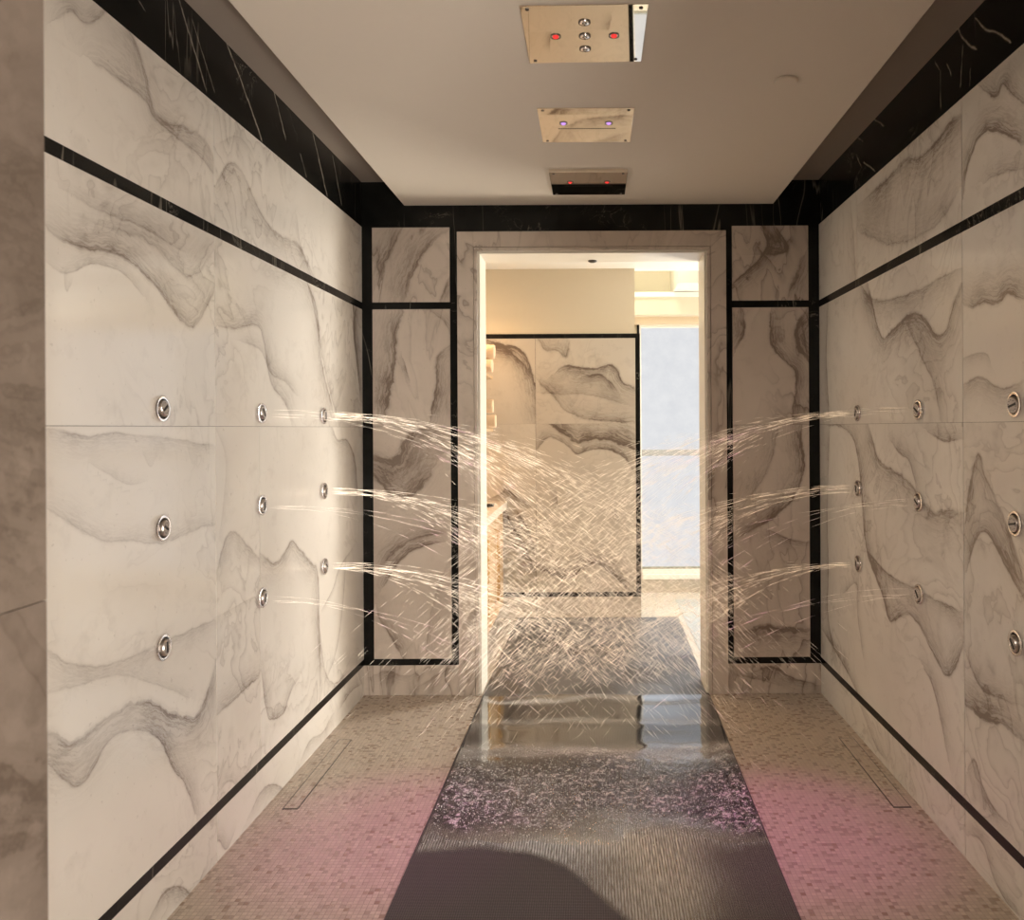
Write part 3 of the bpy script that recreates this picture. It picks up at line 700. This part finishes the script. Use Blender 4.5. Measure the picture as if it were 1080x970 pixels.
# ceiling fixtures -------------------------------------------------------------------
M_RED = emit('red_lamp', (1.0,.06,.05), 1.0); M_PUR = emit('purple_lamp', (.62,.34,.95), 1.2)
def plate_panel(loc, lab, kind, depth=.309, width=.328):
    r = empty('rain_shower_panel', loc); tag(r, lab, 'shower head', 'polished ceiling shower panels')
    holes = []
    if kind == 'nozzles': holes = [(0, -.072, .0165), (0, 0, .0165), (0, .072, .0165)]
    leds = [(-.080, 0.0 if kind == 'nozzles' else -.028, .0145), (.080, 0.0 if kind == 'nozzles' else -.028, .0145)]
    scr = [(sx*(width/2-.018), sy*(depth/2-.016)) for sx in (-1, 1) for sy in (-1, 1)]
    g = MB(); g.box(-width/2, width/2, -depth/2, depth/2, -.003, .012 if kind == 'slot_red' else 0); g.build('plate', M_MIRROR, r, bevel=.0008)
    if kind == 'nozzles': r.rotation_euler = (0, -.010, 0); r.location.z -= .0018
    if kind == 'slot_red': r.location.z -= .012
    def recess(x, y, rad, nm, faceM, lab2=None):
        g = MB(); Mx = Matrix.Translation((x, y, -.0045))
        # thin rim standing proud of the plate and a domed insert
        g.lathe([(rad*.86, .0016), (rad*.86, -.0005), (rad, -.0005), (rad, .0016)], 24, Mx, 0, False, False)
        g.lathe([(rad*.86, .0008), (rad*.5, .0008)], 24, Mx, 1, False, True)
        o = g.build(nm, [M_STEEL_D, M_DARK if nm == 'spray_nozzle' else M_CHROME], r, smooth=False)
        g = MB(); g.lathe([(rad*(.82 if nm == 'spray_nozzle' else .58), .0006), (rad*(.74 if nm == 'spray_nozzle' else .54), -.002), (rad*.35, -.0038), (.0005, -.0042)], 20, Mx)
        i_ = g.build('insert' if nm == 'spray_nozzle' else 'lens', faceM, o, smooth=True)
        if lab2: i_['label'] = lab2
        if nm == 'spray_nozzle':
            g = MB()
            for k in range(3):
                a = PI/2 + k*2*PI/3; g.lathe([(.0022, .000), (.0022, -.0038)], 8, Matrix.Translation((x+.0052*math.cos(a), y+.0052*math.sin(a), -.0052)))
            g.build('spray_hole', M_DARK, o)
    for x, y, rad in holes: recess(x, y, rad, 'spray_nozzle', M_CHROME)
    for x, y, rad in leds: recess(x, y, rad, 'colour_light', M_PUR if kind == 'slot_purple' else M_RED, 'purple light' if kind == 'slot_purple' else 'red light')
    for x, y in scr:
        g = MB(); g.lathe([(.0055, -.003), (.0055, -.0045), (.003, -.0055)], 12, Matrix.Translation((x, y, 0))); g.build('screw', M_STEEL_D, r)
    if kind != 'nozzles':
        g = MB()
        for k in range(25): g.box(-.1+k*.0083, -.1+k*.0083+.0055, .020, .0235, -.0042, -.003)
        g.build('outlet_slot', M_DARK, r)
    return r
def zc(y): return 235.0/(VY-y)*D
plate_panel((-.021, (zc(3.4)+zc(64.4))/2, H_DROP), 'nearest polished steel ceiling panel with three spray nozzles and two red lights', 'nozzles')
plate_panel((-.024, (zc(113.6)+zc(149))/2, H_DROP), 'middle polished steel ceiling panel with a slot and two purple lights', 'slot_purple')
plate_panel((-.020, (zc(178.2)+zc(202))/2, H_DROP), 'farthest polished steel ceiling panel with two red lights, beside the black band', 'slot_red')
g = MB(); g.lathe([(.036, .0), (.037, -.004), (.034, -.0075), (.0005, -.0085)], 40, Matrix.Translation(((831-VX)/(VY-85)*(H_DROP-EYE), 235/(VY-86)*D, H_DROP)))
tag(g.build('sprinkler_cover', M_CEIL, smooth=True), 'round flush sprinkler cover on the ceiling right of the panels', 'sprinkler')
g = MB(); g.lathe([(.022, 0), (.022, -.005), (.014, -.009), (.0005, -.010)], 20, Matrix.Translation((-.006, D+.165, DW_H)))
tag(g.build('ceiling_sensor', M_STEEL_D, smooth=True), 'small dark sensor under the doorway lintel', 'sensor')

# body jets ------------------------------------------------------------------------------
def jet_proto():
    r = empty('body_jet', (0, 0, 0))                 # local +z points out of the wall
    g = MB(); g.lathe([(.0300,0),(.0340,.0015),(.0345,.006),(.0332,.0092),(.0300,.0102),(.0268,.0095),(.0255,.003)], 40); fl = g.build('flange', M_CHROME, r, smooth=True)
    g = MB(); g.lathe([(.0255,.0030),(.0240,.0032)], 32, None, 0, True, True); g.build('seat_ring', M_DARK, r)
    return r
def jet_head(parent, tilt, spin):
    T = Matrix.Translation((0,0,-.001)) @ Matrix.Rotation(tilt[0], 4, 'X') @ Matrix.Rotation(tilt[1], 4, 'Y') @ Matrix.Rotation(spin, 4, 'Z')
    g = MB(); g.lathe([(.0215,0),(.0226,.006),(.0220,.0125),(.0204,.0152)], 32, T, 0, True, False)
    g.lathe([(.0204,.0152),(.0194,.0150)], 32, T, 0, False, False); g.lathe([(.0194,.0150),(.0005,.0150)], 32, T, 1, False, True)
    h = g.build('swivel_head', [M_CHROME2, M_FACE], parent, smooth=True)
    g = MB(); g.box(-.0140, .0140, -.0026, .0026, .0146, .0172)
    g.v = [tuple(T @ Vector(q)) for q in g.v]; g.build('slot', M_DARK, h)
    g = MB()
    for k in range(10):
        a = 2*PI*k/10+.2; g.lathe([(.0014, .0146), (.0014, .0160)], 6, T @ Matrix.Translation((.0140*math.cos(a), .0140*math.sin(a), 0)))
    g.build('spray_holes', M_DARK, h)
M_FACE = plain('jet_face', (.52,.47,.43), .6, .2)
M_CHROME2 = plain('brushed_chrome', (.62,.57,.53), .3, 1.0)
proto = jet_proto(); first = True; base_parts = list(proto.children)
jet_z = [.5395*D, .698*D, .8553*D]; jet_h = [1.345, 1.034, .722]
pos_w = {0: 'nearest', 1: 'middle', 2: 'farthest'}; row_w = {0: 'top', 1: 'middle', 2: 'bottom'}
jets = {}
for side, fX in (('left', XL), ('right', XR)):
    for ci, z in enumerate(jet_z):
        for ri, h in enumerate(jet_h):
            if first: j = proto; first = False
            else:
                j = proto.copy(); col.objects.link(j)
                for ch in base_parts:
                    c = ch.copy(); col.objects.link(c); c.parent = j
            x = fX(z); j.location = (x, z, h)
            j.rotation_euler = (0, PI/2 if side == 'left' else -PI/2, 0)
            jet_head(j, (random.uniform(-.22,.22), random.uniform(-.22,.22)), random.uniform(0, PI))
            extra = ' spraying water' if ci == 2 else ''
            tag(j, 'chrome body jet%s on the %s wall, %s row of the %s column' % (extra, side, row_w[ri], pos_w[ci]), 'shower jet', 'body jets on the %s marble wall' % side)
            jets[(side, ci, ri)] = (x, z, h)

# water sprays -------------------------------------------------------------------------------
def spray(name, origin, sg, n_thread, n_drop, lab, seed, thin=1.0):
    rg = random.Random(seed); V = []; Fc = []; ox, oy, oz = origin; ox += sg*.022
    def path(v, el, az, t):
        vx = v*math.cos(el)*math.cos(az)*sg; vy = v*math.cos(el)*math.sin(az); vz = v*math.sin(el)
        return Vector((vx*t, vy*t, vz*t-4.9*t*t)), Vector((vx, vy, vz-9.8*t))
    def ok(p):
        x, y, z = ox+p.x, oy+p.y, oz+p.z
        if z < .03: return False
        if y > D-.03 and not (DW_L+.03 < x < DW_R-.03): return False
        if y > D+.6: return False
        return XL(y)+.02 < x < XR(y)-.02
    def rod(a, b, r):
        d = (b-a).normalized(); s1 = d.cross(Vector((0,1,.1))).normalized(); s2 = d.cross(s1); k = len(V); m_ = (a+b)/2
        V.append(a); V.append(b)
        for q in range(4):
            w = q*PI/2; V.append(m_+r*(math.cos(w)*s1+math.sin(w)*s2))
        for q in range(4):
            q2 = (q+1) % 4; Fc.append((k, k+2+q2, k+2+q)); Fc.append((k+1, k+2+q, k+2+q2))
    streams = []
    for i in range(n_thread):
        streams.append((rg.uniform(2.7, 4.7), math.radians(rg.gauss(.6, 1.6)), math.radians(rg.gauss(0, 5))))
    for (v, el, az) in streams:                   # coherent threads that break up along the way
        t = .004; tmax = rg.uniform(.18, .42); o0 = Vector((0, rg.uniform(-.014, .014), rg.uniform(-.016, .016)))
        while t < tmax:
            dt = rg.uniform(.012, .040)*(1-t)
            p0, _ = path(v, el, az, t); p1, _ = path(v, el, az, t+dt)
            if not ok(p1) or abs(p1.x) > .95: break
            j = Vector((0, rg.gauss(0, .0015), rg.gauss(0, .002)))*(t*8)
            rod(p0+j+o0, p1+j+o0, rg.uniform(.0005, .00095)*thin); t += dt*rg.uniform(.8, 1.3+t*3)
    for i in range(n_drop):
        if rg.random() < .35 and streams:
            v, el, az = rg.choice(streams); v *= rg.gauss(1, .03); el += rg.gauss(0, .018); az += rg.gauss(0, .03)
        else: v, el, az = rg.uniform(2.5, 4.8), math.radians(rg.gauss(0, 2.6)), math.radians(rg.gauss(0, 7))
        t = .14+.46*rg.random()**.8 if rg.random() < .95 else rg.uniform(.02, .2)
        p, vel = path(v, el, az, t); L = vel.length*rg.uniform(.005, .014)
        q = p + vel.normalized()*L
        if abs(ox+p.x) > .60 and rg.random() > (.16 if t > .22 else .5): continue
        if oz+p.z < .30 and rg.random() > .12: continue
        if ok(q) and ok(p): rod(p, q, rg.uniform(.00028, .00058)*thin)
    o = mesh_obj(name, V, Fc, M_SPRAY); o.location = (ox, oy, oz)
    tag(o, lab, 'water', 'water jets crossing the shower')
    return o
for side, sg in (('left', 1), ('right', -1)):
    for ri in range(3):
        spray('water_spray', jets[(side, 2, ri)], sg, 12 if side == 'left' else 9, 4200, 'spray of water arcing from the farthest %s body jet on the %s wall' % (row_w[ri], side), 100+ri*7+sg)
    for ri in range(3):
        fs = spray('water_spray', jets[(side, 1, ri)], sg, 4, 90, 'faint thin spray of water from the %s jet of the middle column, %s wall' % (row_w[ri], side), 300+ri*7+sg, .6); fs['kind'] = 'stuff'

# floor drains -----------------------------------------------------------------------------
def drain(x0, x1, y0, y1, lab):
    r = empty('floor_drain', ((x0+x1)/2, (y0+y1)/2, 0)); tag(r, lab, 'drain', 'narrow tiled floor drains')
    a, b = (x1-x0)/2, (y1-y0)/2; w = .0032
    g = MB(); g.box(-a,-a+w,-b,b,0,.0012); g.box(a-w,a,-b,b,0,.0012); g.box(-a+w,a-w,-b,-b+w*1.6,0,.0012); g.box(-a+w,a-w,b-w*1.6,b,0,.0012); g.build('channel', M_DARK, r)
    g = MB(); g.box(-a+w,a-w,-b+w*1.6,b-w*1.6,0,.0018); g.build('tiled_cover', M_MOSAIC, r)
drain(-1.068, -1.014, 2.63, 3.217, 'narrow mosaic covered drain in the floor along the left wall')
drain(1.005, 1.066, 2.62, 3.207, 'narrow mosaic covered drain in the floor along the right wall')

# mat and water on it ---------------------------------------------------------------------------
def mat_x(y): # centre line
    return -.013 + .028*(y-2.03)/3.2
MY0, MY1 = .2, Z_FAR-.004; HWM = .546; MT = .006
m = MB(); a, b = mat_x(MY0), mat_x(MY1)
m.hexa([(a-HWM,MY0,.0005),(a+HWM,MY0,.0005),(b+HWM,MY1,.0005),(b-HWM,MY1,.0005),(a-HWM,MY0,MT),(a+HWM,MY0,MT),(b+HWM,MY1,MT),(b-HWM,MY1,MT)])
tag(m.build('floor_mat', M_MAT, bevel=.0015), 'long dark ribbed rubber mat running through the doorway', 'mat')

def floor_pt(px, py):
    u, v = unroll(px, py); z = EYE*F/v; return u*z/F, z
def puddle():
    # leading edge of the film on the mat, traced as a curve x -> y
    edge = [floor_pt(*p) for p in ((430,906),(470,903),(520,900),(560,905),(600,922),(630,945),(665,975),(700,1000),(760,1010),(850,1010))]
    ex = np.array([p[0] for p in edge]); ey = np.array([p[1] for p in edge]); o_ = np.argsort(ex); ex, ey = ex[o_], ey[o_]
    y_top = floor_pt(620, 735)[1]
    step = .0055; xs = np.arange(-HWM+.004, HWM-.004, step); ys = np.concatenate([np.arange(1.75, y_top+.06, step), np.arange(y_top+.06, MY1-.01, .02)])
    X, Y = np.meshgrid(xs, ys, indexing='ij')
    def vn(scale, seed):
        r = np.random.default_rng(seed); g = r.random((256, 256)); xx = X*scale+50; yy = Y*scale+50
        i = np.floor(xx).astype(int); j = np.floor(yy).astype(int); fx = xx-i; fy = yy-j; fx = fx*fx*(3-2*fx); fy = fy*fy*(3-2*fy)
        i %= 255; j %= 255
        return (g[i,j]*(1-fx)*(1-fy)+g[i+1,j]*fx*(1-fy)+g[i,j+1]*(1-fx)*fy+g[i+1,j+1]*fx*fy)-.5
    v_img = EYE*F/Y + VY       # image row of this depth, only used to lay out the zones along the mat
    ss = lambda a, b, x: np.clip((x-a)/(b-a), 0, 1)**2*(3-2*np.clip((x-a)/(b-a), 0, 1))
    wob = vn(5, 3)*26 + vn(14, 4)*9
    vi = v_img + wob
    splash = ss(792, 818, vi)*(1-ss(862, 884, vi))
    sheen = ss(868, 890, vi)
    h = .0016 + 0*X
    for c, w, amp in ((742, 3.5, .0016), (767, 3.0, .0020), (793, 4.0, .0022), (803, 3.0, .0012)):
        cc = c + vn(3, int(c))*9 + vn(9, int(c)+1)*4
        h += amp*np.exp(-((v_img-cc)/w)**2)*(.4+1.2*(vn(2.2, int(c)+2)+.5))
    foam_glint = 0*X
    for c, w, amp in ((740, 3.0, .45), (765, 4.2, .60), (791, 5.0, .70), (802, 3.5, .5)):
        cc = c + vn(3, int(c)+50)*9 + vn(11, int(c)+1)*5
        foam_glint += amp*np.exp(-((v_img-cc)/w)**2)*np.clip(.3+1.6*(vn(2.4, int(c)+2)+.35), 0, 1.3)
    foam_glint += splash*np.clip(vn(60, 31)*4+vn(140, 32)*5-.75, 0, 1)  # white patches painted over the splash stand for its glints
    foam_glint = np.clip(foam_glint, 0, .9)*(1-np.clip((Y-y_top-.02)/.02, 0, 1))
    h += splash*(vn(75, 7)*.0042 + vn(38, 8)*.0040 + vn(130, 21)*.0016)
    h += (1-splash)*(1-sheen)*(vn(9, 9)*.0006)
    h += sheen*(vn(6, 10)*.0012)
    h = np.clip(h, .0006, None); h = h*(1-np.clip((Y-y_top)/.03, 0, 1)) + .0008*np.clip((Y-y_top)/.03, 0, 1)
    ylim = np.interp(X, ex, ey) + vn(8, 12)*.02
    haze = np.clip((Y-(y_top+vn(6, 13)*.05))/.012, 0, 1)
    fade = np.clip((Y-ylim)/.03, 0, 1)*np.clip((HWM-.004-np.abs(X))/.012, 0, 1)
    keep = fade > 0
    dry = ss(.26, .44, X + vn(6, 55)*.12 + (v_img-905)*.0012)*ss(880, 900, vi)
    film = np.clip((Y-ylim)/.045, 0, 1)*(.65+.55*np.clip((vn(4, 41)+.3)*2, 0, 1))*(1-.8*dry)
    zz = MT + .0004 + h*fade**.5
    idx = -np.ones(X.shape, int); V = []; R = []
    Xc = X + mat_x(Y)
    for i in range(X.shape[0]):
        for j in range(X.shape[1]):
            if keep[i, j]: idx[i, j] = len(V); V.append((Xc[i,j], Y[i,j], zz[i,j])); R.append((splash[i,j], sheen[i,j], foam_glint[i,j], film[i,j], haze[i,j]))
    Fc = []
    for i in range(X.shape[0]-1):
        for j in range(X.shape[1]-1):
            q = (idx[i,j], idx[i+1,j], idx[i+1,j+1], idx[i,j+1])
            if min(q) >= 0: Fc.append(q)
    o = mesh_obj('water_puddle', V, Fc, M_WATER, None, True)
    R = np.array(R, np.float32)
    for q, nm in enumerate(('splash', 'sheen', 'foam_glint', 'film', 'haze')):
        at = o.data.attributes.new(nm, 'FLOAT', 'POINT'); at.data.foreach_set('value', np.ascontiguousarray(R[:, q]))
    tag(o, 'shallow rippling puddle of water on the dark mat before the doorway', 'puddle')
puddle()
def droplets():
    rg = random.Random(5); V = []; Fc = []
    for i in range(5200):
        px = rg.uniform(430, 820); py = rg.gauss(838, 24)
        if not 790 < py < 895: continue
        x, y = floor_pt(px, py)
        if abs(x-mat_x(y)) > HWM-.02: continue
        r = rg.uniform(.0010, .0026); z = MT + (.004 if rg.random() < .8 else rg.uniform(.006, .035)); k = len(V)
        V += [(x+r,y,z),(x,y+r,z),(x-r,y,z),(x,y-r,z),(x,y,z+r),(x,y,z-r)]
        Fc += [(k,k+1,k+4),(k+1,k+2,k+4),(k+2,k+3,k+4),(k+3,k,k+4),(k+1,k,k+5),(k+2,k+1,k+5),(k+3,k+2,k+5),(k,k+3,k+5)]
    o = mesh_obj('water_droplets', V, Fc, M_DROP, None, True)
    tag(o, 'countless splashing droplets jumping from the wet mat', 'water', None, 'stuff')
droplets()

# ------------------------------------------------------------------ lights
def area(name, loc, rot, size, power, c, size_y=None, spread=180):
    l = bpy.data.lights.new(name, 'AREA'); l.energy = power; l.color = c; l.size = size
    if size_y: l.shape = 'RECTANGLE'; l.size_y = size_y
    l.spread = math.radians(spread)
    o = bpy.data.objects.new(name, l); o.location = loc; o.rotation_euler = rot; col.objects.link(o); return o
def spot(name, loc, target, power, c, deg, blend=.6, r=.02):
    l = bpy.data.lights.new(name, 'SPOT'); l.energy = power; l.color = c; l.spot_size = math.radians(deg); l.spot_blend = blend; l.shadow_soft_size = r
    o = bpy.data.objects.new(name, l); o.location = loc; d = Vector(target)-Vector(loc); o.rotation_euler = d.to_track_quat('-Z', 'Y').to_euler(); col.objects.link(o); return o
def point(name, loc, power, c, r=.05):
    l = bpy.data.lights.new(name, 'POINT'); l.energy = power; l.color = c; l.shadow_soft_size = r
    o = bpy.data.objects.new(name, l); o.location = loc; col.objects.link(o); return o
# daylight entering by the second window
area('window_daylight', (3.3, Z_WIN-.06, 1.15), (-PI/2, 0, 0), 1.8, 136, (1.0,.94,.86), 1.85)
up = area('floor_bounce_fill', (2.0, 4.95, .10), (0, 0, 0), .7, 85, (1.0,.88,.72), .7)  # added unseen fill, stands for light bounced off the far floor
up.rotation_euler = Vector((-1.2, -1.1, .95)).to_track_quat('-Z', 'Y').to_euler()
# warm lamps of the vanity room, with added fills among them
area('vanity_lamp', (-.80, 4.5, 2.30), (0, math.radians(12), 0), .35, 4, (1.0,.62,.30), .8)
area('vanity_under_light', (-.86, 4.86, 1.26), (0, 0, 0), .15, 2.2, (1.0,.55,.22), .25)
area('towel_light', (-.80, 4.80, 2.05), (0, 0, 0), .12, 3.0, (1.0,.58,.26), .3)
ws = area('window_fill', (2.25, 5.6, 2.25), (0, 0, 0), .5, 60, (1.0,.98,.94), .5)  # added fill out of view, brightens the floor and sill by the window
ws.rotation_euler = Vector((-1.5, .1, -1.7)).to_track_quat('-Z', 'Y').to_euler()
area('far_ceiling_light', (.6, 4.7, 2.35), (0, 0, 0), .9, 1.5, (1.0,.86,.66), .6)
area('tray_fill', (.45, 5.40, 2.62), (math.radians(68), 0, 0), .25, 2.2, (1.0,.94,.74), .10)  # added light hidden above the ceiling edge to lighten the tray
# room behind the camera
area('near_ceiling_fill', (1.0, -.9, 2.2), (math.radians(35), math.radians(-25), 0), .8, 80, (1.0,.91,.81), .8)
up = area('near_low_fill', (1.15, -1.2, .35), (0, 0, 0), .6, 85, (1.0,.90,.80), .6)  # added unseen fill aimed through the near doorway to lift the ceiling
up.rotation_euler = Vector((-.75, 1.25, .95)).to_track_quat('-Z', 'Y').to_euler()
rl = area('near_ceiling_fill', (-1.0, -.9, 2.2), (0, 0, 0), .6, 30, (1.0,.86,.74), .6)  # added unseen fill for the right wall
rl.rotation_euler = Vector((.8, 1.4, -.5)).to_track_quat('-Z', 'Y').to_euler()
# coloured lights in the ceiling panels
zz1, zz2, zz3 = (zc(3.4)+zc(64.4))/2, (zc(113.6)+zc(149))/2, (zc(178.2)+zc(202))/2
for sx in (-.08, .08):
    spot('colour_lamp', (-.02+sx, zz2-.028, H_DROP-.02), (-.02+sx*7.9, zz2-.30, 0), 60, (1.0,.17,.78), 26, 1.0)
    spot('colour_lamp', (-.02+sx, zz1, H_DROP-.02), (-.02+sx*2.5, zz1+.25, 0), 15, (1.0,.17,.68), 46, 1.0)

w = bpy.data.worlds.new('world'); scn.world = w; w.use_nodes = True
bg = w.node_tree.nodes['Background']; bg.inputs[0].default_value = (.75,.85,1,1); bg.inputs[1].default_value = .3

# ------------------------------------------------------------------ camera
cam = bpy.data.cameras.new('camera'); co = bpy.data.objects.new('camera', cam); col.objects.link(co); scn.camera = co
co.location = (0, 0, EYE)
co.rotation_euler = (Matrix.Rotation(PI/2, 3, 'X') @ Matrix.Rotation(-ROLL, 3, 'Z')).to_euler()
cam.sensor_fit = 'HORIZONTAL'; cam.sensor_width = 36; cam.lens = 36*F/1080
cam.shift_x = (540-VX)/1080; cam.shift_y = -(485-VY)/1080
cam.clip_start = .02
cam.dof.use_dof = True; cam.dof.focus_distance = 3.4; cam.dof.aperture_fstop = 8.0

scn.view_settings.view_transform = 'Standard'; scn.view_settings.look = 'None'
scn.view_settings.exposure = 0.0; scn.view_settings.gamma = 1.0; scn.view_settings.use_curve_mapping = False
